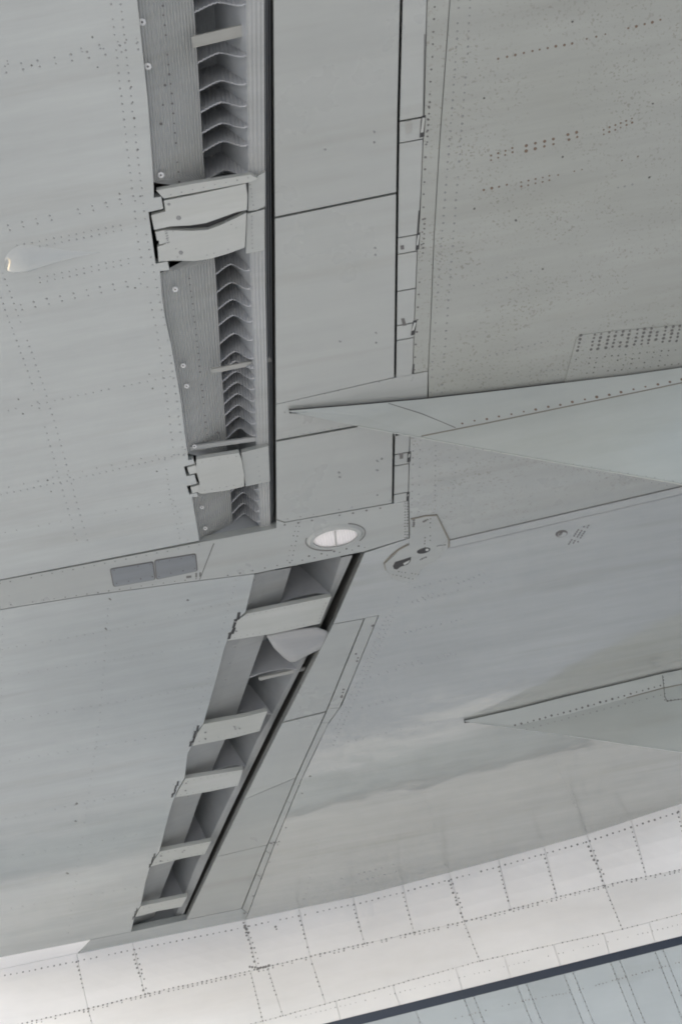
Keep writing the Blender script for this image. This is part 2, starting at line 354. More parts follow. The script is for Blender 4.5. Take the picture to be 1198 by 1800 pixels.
lm = bpy.data.materials.new('lens_glass'); lm.use_nodes = True; lb = lm.node_tree.nodes['Principled BSDF']
lb.inputs['Base Color'].default_value = (0.86, 0.82, 0.80, 1); lb.inputs['Roughness'].default_value = 0.12; lb.inputs['Coat Weight'].default_value = 1.0
lt = lm.node_tree; wv_ = lt.nodes.new('ShaderNodeTexWave'); wv_.inputs['Scale'].default_value = 22; wv_.inputs['Distortion'].default_value = 0.6
gp = lt.nodes.new('ShaderNodeNewGeometry'); lt.links.new(gp.outputs['Position'], wv_.inputs['Vector']); lbp = lt.nodes.new('ShaderNodeBump'); lbp.inputs['Strength'].default_value = 0.35; lbp.inputs['Distance'].default_value = 0.01
lt.links.new(wv_.outputs['Fac'], lbp.inputs['Height']); lt.links.new(lbp.outputs[0], lb.inputs['Normal']); M['lens'] = lm
landing_light()

# ---- panels between the coves and the main skin
spo = panel('spoiler_panel', [(478, -260), (712, -260), (705, 0), (700, 200), (698, 340), (482, 384)], M['spoiler'], plane, [.003, .006, .006, .006, .008, .003], label='upper grey panel beside the corrugated cove')
spo2 = panel('spoiler_panel', [(482, 384), (698, 340), (696, 500), (694, 663), (484, 711)], M['spoiler'], plane, [.003, .006, .006, .0015, .003], label='grey panel above the pylon tip')
spo3 = panel('spoiler_panel', [(484, 711), (694, 663), (752, 652), (751, 700), (700, 735), (628, 750), (484, 776)], M['spoiler'], plane, [.0015, .003, .002, .002, .002, .009, .003], label='narrow grey panel behind the pylon tip')
spo4 = panel('spoiler_panel', [(484, 776), (628, 750), (692, 738), (691, 820), (690, 884), (500, 918), (485, 913)], M['spoiler'], plane, [.004, .004, .006, .006, .002, .003, .003], label='grey panel between pylon tip and oval light')
rs = Rivets()
for a in ((657, 232), (657, 249), (659, 436), (659, 447), (660, 585), (660, 602), (570, 262), (597, 600)): rs.row([a, (a[0] + 1, a[1] + 1)], 40, 2.0, skip=0)
rs.row([(500, 708), (690, 666)], 23, 1.7, skip=.2); rs.build(M['rivet_soft'], spo2)
rs = Rivets(); rs.row([(496, 769), (620, 746)], 13, 1.3); rs.row([(500, 725), (560, 730)], 20, 1.5); rs.build(M['rivet_soft'], spo3)
rs = Rivets()
for a in ((662, 810), (670, 806), (662, 826), (595, 830), (596, 838), (662, 870)): rs.row([a, (a[0] + 1, a[1] + 1)], 40, 2.2, skip=0)
rs.row([(505, 912), (685, 880)], 24, 1.7, skip=.2); rs.build(M['rivet_soft'], spo4)

# hinge strip cells next to the spoilers
HL = [(712, -260), (705, 0), (700, 200), (698, 340), (696, 500), (694, 663), (691, 820), (690, 884)]
HR = [(757, -260), (750, 0), (745, 200), (738, 370), (733, 440), (728, 560), (725, 657), (720, 760), (717, 880)]
def cell(y0, y1, mat, parent, gap=(.0015, .002, .0015, .006), name='hinge_panel', **k):
    def e(poly, y):
        x = interp(poly, y); 
        for _ in range(3): x = interp(poly, y - 0.18 * (x - 698))
        return (x, y - 0.18 * (x - 698))
    L_ = [e(HL, y0), e(HL, (y0 + y1) / 2), e(HL, y1)]; R2 = [e(HR, y1), e(HR, (y0 + y1) / 2), e(HR, y0)]
    return panel(name, L_ + R2, mat, parent, [gap[3], gap[3], gap[2], gap[1], gap[1], gap[0]], **k)
hs = cell(-260, 213, M['spoiler'], plane, name='hinge_strip', label='narrow strip of small hinge panels along the spoiler edge')
for y0, y1, g in ((215, 252, .004), (253, 418, .002), (419, 447, .004), (448, 512, .002), (513, 572, .002), (573, 598, .004), (599, 664, .003), (738, 798, .002), (799, 818, .004), (819, 868, .003), (869, 884, .003)):
    cell(y0, y1, M['spoiler'], hs, (.0015, .002, .0015, .006), dz=0.002 if g == .004 else 0)
def blk(px, mat=M['dark'], name='dark_slot_plate', parent=None, pr=0.001, dz=0): return overlay(name, px, mat, parent or hs, pr, dz)  # by default a dark plate, its colour standing for shade inside a slot
for (x0, y0, x1, y1, wd) in ((744, 203, 741, 241, 8), (735, 409, 733, 439, 6), (729, 563, 725, 589, 7), (719, 794, 718, 812, 6), (717, 865, 716, 880, 5)):
    blk([(x0 - wd / 2, y0 + 1), (x0 + wd / 2, y0 - 1), (x1 + wd / 2, y1 - 1), (x1 - wd / 2, y1 + 1)])
    blk([(x0 - wd / 2 + 1.6, y0 + 4), (x0 + wd / 2 - 1.6, y0 + 4), (x1 + wd / 2 - 1.8, y1 - 9), (x1 - wd / 2 + 1.6, y1 - 8)], M['fairing'], 'slot_block', pr=0.003)
blk([(735, 370), (737, 370), (734, 410), (732, 410)]); blk([(725, 640), (728, 640), (727, 657), (723, 657)])
blk([(745, 60), (747, 60), (744, 205), (742.5, 205)], M['seam'])
for p in ((702, 797, 706, 806), (703, 432, 708, 438), (704, 560, 712, 572)): blk([(p[0], p[1]), (p[0] + 6, p[1] - 1), (p[2] + 2, p[3]), (p[2] - 4, p[3] + 1)], M['rivet'], 'scuff', pr=.0007)
blk([(712, 214), (722, 212), (724, 232), (714, 236)], M['strut'], 'worn_patch', pr=.0006)

# ---- main wing skin
WL = [(757, -260), (750, 0), (745, 200), (738, 370), (733, 440), (728, 560), (725, 657)]
seam1 = [(800, -260), (790, 0), (772, 250), (762, 420), (757, 550), (752, 652)]
wing = panel('wing', [(800, -260), (1560, -260), (1560, 610), (1198, 655), (1000, 682), (752, 712)] + seam1[::-1][0:5], M['dirty'], plane, 0.002,
             label='speckled grey main wing skin above the pylon with lines of dark rivets')
panel('skin_panel', WL + seam1[::-1], M['dirty'], wing, 0.0015)
sk2 = panel('skin_panel', [(692, 725), (752, 705), (1000, 672), (1560, 600), (1560, 775), (1198, 856), (790, 950), (719, 946), (718, 880), (717, 880), (720, 760), (692, 768)], M['mid'], wing, 0.002)
# main skin further inboard
sk3 = sk4 = panel('skin_panel', [(790, 950), (1198, 856), (1560, 775), (1560, 1280), (1500, 1299)] + JOINT[::-1][1:6] + [(430, 1617), (436, 1606), (480, 1490), (530, 1370), (575, 1275), (600, 1240), (665, 1082), (640, 1087), (585, 1097), (640, 972), (719, 946)], M['wing'], wing, 0.0015)
# inboard panels and the strip beside them
ES_L = [(640, 1087), (573, 1251), (523, 1360), (470, 1485), (425, 1597)]
ES_R = [(665, 1082), (600, 1240), (575, 1275), (530, 1370), (480, 1490), (436, 1606)]
isp = panel('spoiler_panel', [(585, 1097), (640, 1087), (573, 1251), (496, 1270), (560, 1146)], M['spoiler'], plane, [.004, .003, .006, .003, .003], label='grey panel right of the tapering cove, nearest the oval light')
panel('spoiler_panel', [(496, 1270), (573, 1251), (520, 1367), (428, 1406)], M['spoiler'], plane, [.006, .003, .002, .002], label='second grey panel down beside the tapering cove')
panel('spoiler_panel', [(428, 1406), (520, 1367), (470, 1485), (380, 1506)], M['spoiler'], plane, .002, label='third grey panel down beside the tapering cove')
panel('spoiler_panel', [(380, 1506), (470, 1485), (425, 1597), (327, 1617)], M['spoiler'], plane, .003, label='lowest grey panel beside the tapering cove, next to the white fuselage')
def estrip(t0, t1, parent, name='hinge_panel', **k):
    L_ = [p for p in resample(ES_L, 20)]; R2 = [p for p in resample(ES_R, 20)]
    g = lambda P, t: P[min(len(P) - 1, round(t * (len(P) - 1)))]
    ts = [lerp(t0, t1, i / 4) for i in range(5)]
    f = lambda poly, t: (lambda y: (interp(poly, y), y))(lerp(poly[0][1], poly[-1][1], t))
    return panel(name, [f(ES_L, t) for t in ts] + [f(ES_R, t) for t in ts[::-1]], M['spoiler'], parent, [.004] * 4 + [.0015] + [.003] * 4 + [.0015], **k)
hs2 = estrip(0, 0.31, plane, 'hinge_strip', label='slanting strip of narrow hinge panels running to the fuselage')
for a, b in ((.31, .36), (.36, .63), (.63, .77), (.77, .80), (.80, .88), (.88, 1.0)): estrip(a, b, hs2)
q = Rivets(); q.row([(655, 1100), (600, 1225)], 60, 3.0, skip=0); q.row([(625, 1150), (629, 1156)], 6, 2.2, skip=0); q.row([(603, 1212), (601, 1222)], 6, 2.2, skip=0)
q.row([(545, 1365), (430, 1605)], 34, 2.2, skip=.2); q.row([(476, 1482), (490, 1480)], 5, 2.2, skip=0); q.build(M['rivet'], hs2, 'screw_heads')
# root strip towards the fuselage
panel('root_fillet', [(160, 1652), (231, 1638), (327, 1617), (425, 1597), (436, 1606), (430, 1617), (135, 1679)], M['flap'], plane, .002, label='grey sliver of fillet along the white fuselage')
# lap band, plate, bracket
overlay('lap_band', [(790, 949), (1198, 855), (1560, 773), (1560, 788), (1198, 868), (790, 963)], M['wing'], wing, 0.006)
overlay('lap_seam', [(790, 948.5), (1198, 854), (1560, 772), (1560, 773), (1198, 855), (790, 949.5)], M['rivet_soft'], wing, 0.0068); overlay('lap_seam', [(790, 962), (1198, 867), (1560, 787), (1560, 788), (1198, 868), (790, 963)], M['rivet_soft'], wing, 0.0068)
dbl = overlay('doubler_plate', [(1012, 594), (1022, 588), (1080, 581), (1198, 571), (1560, 545), (1560, 620), (1198, 660), (992, 682), (992, 668)], M['dirty'], wing, 0.006)
q = Rivets()
for g in range(5):
    for c in range(4):
        x = 1000 + g * 50 + c * 12
        if g == 0 and c == 1: continue
        q.row([(x + 20, 590 - g * 5 - c), (x + 14, 616 - g * 5 - c)], 6.3, 2.6, dz=-0.006, skip=0.04)
        q.row([(x + 12, 632 - g * 5 - c), (x + 6, 658 - g * 5 - c)], 8, 1.3, dz=-0.006, skip=0.3)
q.build(M['rivet'], dbl)
# rivets of the main skin
rv = Rivets(); rr = Rivets(); rs = Rivets()
for off, st in ((0, 13.5), (20, 13.5)):
    rs.row([(808 + off, -40), (800 + off, 110), (786 + off, 290), (775 + off, 430), (762 + off, 600), (756 + off, 690)], st, 2.1)
rv.row([(764, -10), (758, 120), (752, 200), (746, 300), (742, 400), (733, 560), (728, 650)], 22, 2.1, skip=.25); rv.row([(755, 180), (750, 250)], 10, 2.2); rv.row([(746, 385), (743, 445)], 9, 2.0)
rr.row([(875, 103), (935, 90)], 15, 2.4); rr.row([(948, 87), (1005, 76)], 16, 2.6); rr.row([(1030, 68), (1080, 57)], 15, 2.0); rr.row([(1103, 50), (1160, 35)], 16, 2.4)
rr.row([(862, 274), (900, 260)], 15, 2.0, pairs=(0, 8)); rr.row([(924, 256), (972, 244)], 16, 3.0, pairs=(0, 9)); rr.row([(997, 237), (1012, 233)], 13, 2.8, pairs=(2, 8)); rr.row([(1060, 228), (1110, 208)], 10, 2.0, pairs=(0, 8), skip=.2)
rr.row([(850, 334), (890, 325)], 13, 2.6); rr.row([(915, 320), (965, 309)], 14, 1.9, pairs=(0, 8)); rr.row([(980, 308), (1120, 275)], 15, 1.5, skip=.4)
rs.row([(832, 502), (932, 477)], 14, 1.9); rs.row([(815, 636), (962, 600)], 12, 1.7); rs.row([(820, 660), (980, 650)], 10, 1.3, pairs=(0, 8), skip=.3); rs.row([(1085, 330), (1110, 325)], 12, 2)
for p in ((1146, 182), (1140, 312), (833, 367), (906, 387), (1005, 38), (953, 473), (850, 172), (988, 276)): rv.row([p, (p[0] + .4, p[1] + .4)], 40, 1.9, skip=0)
rs.build(M['rivet_soft'], wing); rr.build(M['rivet_rust'], wing, 'rusty_rivet_rows'); rv.build(M['rivet'], wing, 'dark_rivet_rows')
rs = Rivets()
rs.row([(765, 775), (764, 880)], 9, 1.4); rs.row([(726, 770), (722, 935)], 12, 1.9); rs.row([(738, 775), (735, 900)], 16, 1.4); rs.row([(805, 790), (790, 900)], 14, 1.2)
rs.build(M['rivet_soft'], sk2)
rs = Rivets()
for a, b, s_ in (((728, 1034), (800, 1015), 9), ((715, 1062), (850, 1008), 10), ((712, 1112), (810, 1089), 9), ((700, 1170), (790, 1150), 12), ((650, 1190), (800, 1150), 15), ((600, 1255), (720, 1220), 12), ((585, 1310), (770, 1268), 14), ((735, 1058), (862, 1022), 12)):
    rs.row([a, b], s_, 1.8, skip=.2)
rs.row([(690, 1085), (585, 1310)], 8, 1.3); rs.row([(678, 1085), (590, 1280)], 8, 1.2); rs.row([(700, 1050), (640, 1180)], 9, 1.2); rs.build(M['rivet_soft'], sk3)
rs = Rivets(); rs.row([(600, 1545), (690, 1520)], 10, 1.6, pairs=(5, 12), skip=.3); rs.row([(560, 1480), (535, 1580)], 9, 1.1); rs.row([(740, 1380), (790, 1540)], 8, 1.0); rs.row([(970, 1330), (1030, 1465)], 8, 1.0); rs.row([(1000, 1380), (1030, 1460)], 6, 1.2)
rs.row([(480, 1612), (640, 1576), (880, 1512), (1000, 1478)], 13, 1.3); rs.build(M['rivet_soft'], sk4)
for px in ([(880, 1512), (920, 1500), (970, 1489), (972, 1491), (920, 1504)], [(645, 1578), (700, 1560), (760, 1546), (761, 1549), (700, 1565), (650, 1580)]):
    m = MB(); m.prism([at(*p, .0004) for p in px], -0.002); m.build('sealant_streak', M['seam'], sk4)
# bracket plate by the light
br = overlay('bracket_plate', [(721, 912), (748, 906), (766, 905), (777, 925), (789, 949), (786, 962), (768, 982), (740, 1000), (728, 1018), (715, 1023), (690, 1017), (678, 1000), (676, 990), (692, 976), (700, 967), (719, 957)], M['spoiler'], plane, 0.005, label='riveted angular bracket plate with two dark ports')
for px in ([(721, 911.5), (748, 905.5), (765, 904.5), (766, 906), (748, 907), (722, 913)], [(765.5, 904), (767.5, 904), (789.5, 947), (789.5, 960), (786.5, 963), (786.5, 958), (787, 949)], [(718, 957), (700, 967), (690, 975), (675, 990), (678, 1002), (676, 1001), (673.5, 990), (688, 974), (699, 965.3), (717, 955.3)]):
    m = MB(); m.prism([at(*p, -.0002) for p in px], -0.0054); m.build('sealant_edge', M['sealant'], br)
overlay('dark_port_plate', oval(744, 968, 12, 4.6, -14, 24), M['dark'], br, 0.0015, -0.005); overlay('port_plug', oval(750, 966, 3, 2, -14, 12), M['fairing'], br, 0.003, -0.0055)  # dark plates: the shade inside both ports is put into their colour
overlay('dark_port_plate', [(690, 995), (694, 988), (710, 983), (722, 979), (721, 986), (716, 992), (704, 996), (697, 1001), (692, 1000)], M['dark'], br, 0.0015, -0.005)
overlay('port_plug', [(708, 990), (720, 984), (717, 989), (710, 993)], M['fairing'], br, 0.003, -0.0055)
q = Rivets(); q.row([(727, 915), (726, 925)], 4, 2.4, -0.005, 0); q.row([(744, 917), (750, 914)], 4, 2.6, -0.005, 0); q.row([(756, 912), (755, 950)], 7, 1.2, -0.005); q.row([(746, 945), (746, 962)], 6, 1.2, -0.005)
q.row([(738, 984), (748, 980)], 4, 1.7, -0.005, 0); q.row([(700, 1005), (735, 1010)], 6, 1.2, -0.005); q.row([(690, 1010), (725, 1018)], 7, 1.3, -0.005); q.row([(768, 960), (782, 958)], 3, 1.2, -0.005, 0); q.build(M['rivet'], br)
# small port and stencil lines on the main skin
pt = overlay('fuel_port', oval(986, 938, 11, 6, -12, 24), M['rivet'], wing, 0.0015); overlay('port_plug', oval(987, 939, 8, 4, -12, 20), M['wing'], wing, 0.003); overlay('port_slot', oval(984, 938, 5, 2, -40, 12), M['rivet'], wing, 0.0038)
m = MB()
for li in range(3):
    x, y = 997 + li * 8, 957 - li * 2
    for k in range(9):
        if (k + li) % 5 == 3: continue
        a = Vector((x, y)).lerp(Vector((x + 21, y - 32)), k / 9); b = Vector((x, y)).lerp(Vector((x + 21, y - 32)), (k + .7) / 9)
        m.prism([at(a.x, a.y), at(a.x + 2.2, a.y + 1), at(b.x + 2.2, b.y + 1), at(b.x, b.y)], -0.0007)
m.build('stencil_lettering', M['rivet'], wing, kind='stuff')

# ------------------------------------------------------------------ coves
def on_poly(poly, q, sl):
    """pixel on a polyline where y + sl*x == q"""
    for i in range(len(poly) - 1):
        (x0, y0), (x1, y1) = poly[i], poly[i + 1]; a, b = y0 + sl * x0, y1 + sl * x1
        if q <= b or i == len(poly) - 2:
            t = (q - a) / (b - a); return (lerp(x0, x1, t), lerp(y0, y1, t))
def build_cove(A, B, D, E, F, q0, q1, sl, dep, corr, label, nst):
    dA, dB, dD, dE, roof = dep
    qs = [lerp(q0, q1, i / nst) for i in range(nst + 1)]
    up = lambda p, dz: Vector((p.x, p.y, ZW + dz))
    st = []
    for q in qs:
        pa, pb, pd, pe, pf = (at(*on_poly(P, q, sl), dz) for P, dz in ((A, dA), (B, dB), (D, dD), (E, dE), (F, 0.02)))
        st.append((pa, pb, up(pb, roof), up(pb.lerp(pd, .45), roof), pd, pe, up(pe, 0.35), up(pf, 0.35), up(pf, 0.051)))
    def loft(cols_, zig=0, amp=0.0):
        m = MB(); rows = []
        for s in st:
            r = []
            for k in range(len(cols_) - 1):
                a, b = s[cols_[k]], s[cols_[k + 1]]; n = zig if zig else 1
                for j in range(n + (k == len(cols_) - 2)):
                    p = a.lerp(b, j / n)
                    if zig and j % 2: p = p + Vector((0, 0, amp))
                    r.append(p)
            rows.append(r)
        W = len(rows[0]); m.add([p for r in rows for p in r], [(i * W + j, i * W + j + 1, (i + 1) * W + j + 1, (i + 1) * W + j) for i in range(len(rows) - 1) for j in range(W - 1)])
        return m
    m = loft((1, 2)); 
    mm = loft((3, 4)); m.add(mm.v, mm.f)
    mm = loft((2, 3), corr[1], 0.005); m.add(mm.v, mm.f)
    e = st[-1]; m.add([e[0] + Vector((0, 0, .03)), up(e[0], roof), up(e[8], roof), up(e[8], .045)], [(0, 1, 2, 3)])
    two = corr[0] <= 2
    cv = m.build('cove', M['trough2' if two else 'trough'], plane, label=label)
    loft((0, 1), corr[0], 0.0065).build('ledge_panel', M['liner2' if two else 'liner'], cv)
    loft((5, 6, 7, 8)).build('slot', M['upper'], cv)  # slot walls coloured dark to paint the shade of the recess
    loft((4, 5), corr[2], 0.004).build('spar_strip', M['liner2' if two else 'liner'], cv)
    for k in range(3 if corr[0] > 2 else 0):      # added bars standing in for ghost lines of the edge, no real rails
        t = (k + .6) / 3.4; mr_ = MB()
        pts = [s[5].lerp(Vector((s[8].x, s[8].y, s[5].z)), t) + Vector((0, 0, 0.02 + 0.02 * k)) for s in st]
        for i in range(len(pts) - 1): mr_.bar(pts[i], pts[i + 1], (0.0022, 0, 0), (0, 0, 0.006))
        mr_.build('ghost_line_bar', M['cover'], cv)
    return cv, lambda q: [at(*on_poly(P, q, sl), dz) for P, dz in ((A, dA), (B, dB), (D, dD), (E, dE))]
def rib(cv, pb, pd, prof, roof, dD, bead=24):
    ax = Vector((pd.x - pb.x, pd.y - pb.y, 0)); nrm = Vector((-ax.y, ax.x, 0)).normalized()
    if nrm.y > 0: nrm = -nrm                      # towards the viewer's side
    lo, hi = [], []
    for k in range(bead + 1):
        u = k / bead; z = interp([(b, a) for a, b in prof], u); zr = roof if u < .45 else lerp(roof, dD, (u - .45) / .55)
        base = Vector((pb.x, pb.y, ZW)) + ax * u + nrm * (0.0035 if k % 2 else 0)
        lo.append(base + Vector((0, 0, min(z, zr - .004)))); hi.append(base + Vector((0, 0, zr + .003)))
    m = MB(); n = len(lo); th = 0.004
    m.add(lo + hi, [(i, i + 1, n + i + 1, n + i) for i in range(n - 1)])
    for i in range(n - 1): m.add([lo[i], lo[i + 1], lo[i + 1] - nrm * .006, lo[i] - nrm * .006], [(3, 2, 1, 0)])    # turned flange
    return m.build('rib', M['rib'], cv)
A1 = [(208, -260), (239, 0), (258, 180), (270, 334), (350, 322), (362, 448), (281, 464), (281, 490), (288, 560), (308, 660), (328, 806), (385, 800), (390, 852), (338, 866), (341, 910), (348, 951)]
B1 = [(310, -260), (340, 0), (350, 150), (358, 290), (378, 465), (388, 640), (393, 700), (398, 775), (405, 865), (410, 940)]
D1 = [(428, -260), (432, 0), (434, 150), (437, 300), (440, 480), (447, 640), (450, 760), (455, 870), (458, 935)]
E1_ = [(463, -260), (464, 0), (466, 500), (472, 780), (475, 931)]
SL = 0.19
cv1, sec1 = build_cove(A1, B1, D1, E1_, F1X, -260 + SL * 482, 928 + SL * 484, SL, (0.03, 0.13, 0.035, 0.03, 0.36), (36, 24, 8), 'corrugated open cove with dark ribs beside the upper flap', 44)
PR1 = [(0, .135), (.25, .158), (.38, .164), (.46, .160), (.56, .135), (.68, .09), (.80, .05), (.88, .03), (.97, .02), (1, .03)]
for y in (-190, -130, -75, -25, 22, 111, 160, 198, 235, 267, 318, 483, 515, 545, 573, 605, 637, 654, 672, 691, 711, 731, 751, 772, 866, 885, 904, 922):
    q = y + SL * interp(B1, y); pa, pb, pd, pe = sec1(q); rib(cv1, pb, pd, PR1, .36, .035)
def strut(cv, p0, p1, dz, hw, mat=None, name='strut'):
    a, b = at(*p0, dz), at(*p1, dz); ax = (b - a).normalized(); sd_ = ax.cross(Vector((0, 0, 1))).normalized()
    m = MB(); m.bar(a, b, sd_ * hw, (0, 0, 0.006)); return m.build(name, mat or M['strut'], cv)
strut(cv1, (338, 74), (431, 52), 0.085, 0.022); strut(cv1, (372, 652), (476, 631), 0.07, 0.012); strut(cv1, (300, 792), (470, 768), 0.05, 0.012, M['liner'])
for (x, y, r) in ((250, 39, 6.5), (260, 117, 6.5), (283, 308, 6), (308, 509, 5.5), (322, 643, 5), (328, 679, 5), (342, 785, 4.5), (355, 892, 4), (361, 929, 4)):
    q = Rivets(); d_ = .035; q.dome(at(x, y, d_), (0, 0, -1), r * mpp(x, y), .005); o = q.mb.build('quarter_turn_fastener', M['fastener'], cv1)
    q = Rivets(); q.dome(at(x, y, d_ - .005), (0, 0, -1), r * .38 * mpp(x, y), .001); q.mb.build('fastener_socket', M['rivet'], cv1)
q = Rivets(); q.row([(286, 10), (295, 100), (305, 200), (315, 320)], 17, 1.9, .055); q.row([(333, 490), (345, 590), (357, 700), (365, 775)], 11, 1.5, .06); q.row([(290, 150), (283, 218)], 40, 2.4, .05); q.row([(383, 760), (384, 762)], 4, 2.4, .08, 0); q.build(M['rivet'], cv1)
# hinge fairings over the outer cove
def plate(parent, name, px, mat, dz=0.0, th=0.03, gap=0.0): return panel(name, px, mat, parent, gap, dz, th)
plate(cv1, 'cover_strip', [(275, 335), (340, 323), (440, 307), (453, 314), (440, 320), (346, 338), (288, 349)], M['fairing'], -0.002)
h1 = plate(cv1, 'hinge_fairing', [(288, 353), (350, 341), (432, 323), (435, 345), (434, 369), (415, 373), (385, 384), (362, 392), (335, 396), (300, 398), (286, 401), (271, 404), (266, 379), (291, 372)], M['fairing'], -0.004)
h1b = plate(cv1, 'hinge_fairing', [(273, 408), (287, 405), (300, 405), (337, 406), (366, 404), (390, 395), (415, 383), (433, 374), (432, 405), (430, 435), (400, 446), (370, 455), (340, 459), (305, 458), (279, 460), (277, 434), (292, 429), (290, 420), (276, 423)], M['fairing'], -0.004)
blk([(287, 398), (335, 394), (385, 380), (434, 366), (434, 378), (390, 400), (340, 410), (287, 408)], M['dark'], 'hinge_gap_shade', cv1, .002, .026)  # dark backing behind the hinge gap, painting its shade
plate(cv1, 'fairing_flange', [(437, 320), (466, 302), (466, 362), (452, 369), (436, 371)], M['spoiler'], 0.012); plate(cv1, 'fairing_flange', [(434, 376), (465, 368), (465, 440), (432, 446)], M['spoiler'], 0.012)
plate(cv1, 'hinge_tab', [(278, 408), (289, 406), (292, 427), (280, 430)], M['fairing'], 0.0)
q = Rivets(); q.row([(291, 407), (295, 427)], 4, 1.5, -.004, 0); q.row([(293, 406), (297, 426)], 4, 1.3, -.004, 0)
for p, r in (((314, 383), 5), ((318, 444), 4.5), ((297, 359), 3)): q.dome(at(*p, -.004), (0, 0, -1), r * mpp(*p), .002)
q.row([(300, 342), (436, 312)], 19, 1.4, -.002); q.row([(440, 325), (446, 368)], 7, 1.3, .012); q.row([(442, 380), (444, 436)], 7, 1.3, .012); q.row([(398, 390), (415, 400)], 8, 1.4, -.004, 0); q.row([(352, 452), (425, 432)], 13, 1.2, -.004, skip=.3)
q.row([(355, 812), (415, 802)], 14, 1.1, -.004); q.row([(360, 862), (424, 851)], 14, 1.1, -.004); q.row([(300, 376), (312, 452)], 15, 1.3, -.004, skip=.3); q.row([(452, 795), (456, 845)], 9, 1.2, .01)
q.build(M['rivet_soft'], cv1, 'fastener_heads')
plate(cv1, 'hinge_fairing', [(345, 808), (420, 796), (425, 810), (429, 835), (429, 855), (400, 862), (354, 868), (348, 866), (351, 850), (346, 832), (345, 820)], M['fairing'], -0.004)
plate(cv1, 'hinge_tab', [(329, 822), (344, 818), (347, 831), (333, 834)], M['fairing'], -0.001); plate(cv1, 'hinge_tab', [(335, 857), (350, 853), (353, 864), (338, 867)], M['fairing'], -0.001)
plate(cv1, 'fairing_flange', [(424, 796), (472, 784), (474, 846), (432, 855)], M['spoiler'], 0.01)

A2 = [(x - 16, y) for x, y in ((443, 1015), (430, 1077), (395, 1130), (377, 1198), (355, 1273), (334, 1313), (322, 1371), (300, 1409), (278, 1497), (262, 1527), (246, 1593), (236, 1616), (228, 1643))]
B2 = [(512, 996), (493, 1058), (465, 1115), (438, 1190), (412, 1265), (390, 1312), (372, 1355), (350, 1405), (325, 1478), (303, 1520), (280, 1580), (266, 1634)]
D2 = [(600, 979), (580, 1040), (548, 1110), (526, 1165), (478, 1255), (452, 1300), (425, 1360), (400, 1410), (366, 1480), (345, 1520), (322, 1580), (300, 1627)]
E2_ = [(619, 977), (568, 1090), (543, 1146), (484, 1262), (406, 1422), (367, 1506), (317, 1619)]
SL2 = 0.2
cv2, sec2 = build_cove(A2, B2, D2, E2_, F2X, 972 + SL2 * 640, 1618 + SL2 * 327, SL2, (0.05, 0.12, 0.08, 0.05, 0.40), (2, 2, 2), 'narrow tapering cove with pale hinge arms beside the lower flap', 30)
PR2 = [(0, .125), (.4, .13), (.7, .115), (1, .085)]
for y in (1060, 1192, 1268, 1358, 1490, 1585):
    pa, pb, pd, pe = sec2(y + SL2 * interp(B2, y)); rib(cv2, pb, pd, PR2, .40, .08, 4)
for p0, p1, wdt in (((455, 1193), (548, 1172), .012),): strut(cv2, p0, p1, .09, wdt)
for px in ([(434, 1079), (560, 1053), (582, 1049), (562, 1096), (480, 1114), (400, 1126), (417, 1091)],
           [(358, 1273), (430, 1260), (470, 1250), (456, 1285), (410, 1297), (338, 1311), (347, 1289)],
           [(326, 1369), (427, 1353), (418, 1381), (370, 1391), (308, 1402), (315, 1387)],
           [(281, 1497), (371, 1479), (360, 1501), (320, 1509), (265, 1523), (271, 1512)],
           [(248, 1593), (329, 1576), (319, 1594), (280, 1601), (238, 1612), (242, 1603)]):
    plate(cv2, 'hinge_arm', px, M['fairing'], -0.0005, 0.03)
for (x, y, k) in ((420, 1077, 1.0), (348, 1276, .78), (313, 1374, .6), (272, 1501, .52), (241, 1597, .42)):     # thin dark plates painting the shade of stepped gaps at the arm roots
    for a, b, c, d in ((0, 0, -2, 11), (-5, 12, -10, 27), (-8, 27, -12, 38), (-15, 35, -18, 47)):
        blk([(x + k * a - 2.4 * k, y + k * b), (x + k * a + 2.8 * k, y + k * b - 1), (x + k * c + 2.8 * k, y + k * d - 1), (x + k * c - 2.4 * k, y + k * d)], M['dark'], 'knuckle_shade', cv2, .0015, -.0006)
    blk([(x + k * -9, y + k * 12), (x + k * 1, y + k * 10), (x + k * 1, y + k * 11.6), (x + k * -9, y + k * 13.6)], M['dark'], 'knuckle_shade', cv2, .0015, -.0007)
    blk([(x + k * -19, y + k * 36), (x + k * -10, y + k * 34), (x + k * -10, y + k * 36), (x + k * -19, y + k * 38)], M['dark'], 'knuckle_shade', cv2, .0015, -.0007)
q = Rivets()
for p in ((414, 1093), (415, 1110), (361, 1288), (361, 1299), (327, 1377), (326, 1390), (283, 1505), (282, 1514)): q.dome(at(*p, -.004), (0, 0, -1), 2.0 * mpp(*p), .002)
for p in ((412, 1278), (414, 1282), (421, 1281), (321, 1498), (324, 1495)): q.dome(at(*p, -.004), (0, 0, -1), 1.8 * mpp(*p), .001)
q.row([(446, 1020), (437, 1060)], 36, 2.0, .035, 0); q.row([(412, 1138), (395, 1195)], 30, 2.4, .035, 0); q.row([(425, 1250), (330, 1400)], 60, 1.6, .04, 0); q.row([(572, 1060), (560, 1092)], 6, 1.2, -.004)
for a, b in (((425, 1084), (575, 1053)), ((412, 1121), (556, 1094)), ((350, 1303), (452, 1283)), ((330, 1373), (422, 1357)), ((318, 1397), (415, 1379)), ((285, 1500), (365, 1483)), ((275, 1517), (357, 1499)), ((252, 1597), (325, 1579))): q.row([a, b], 11, 1.0, -.0005, skip=.2)
q.build(M['rivet_soft'], cv2)
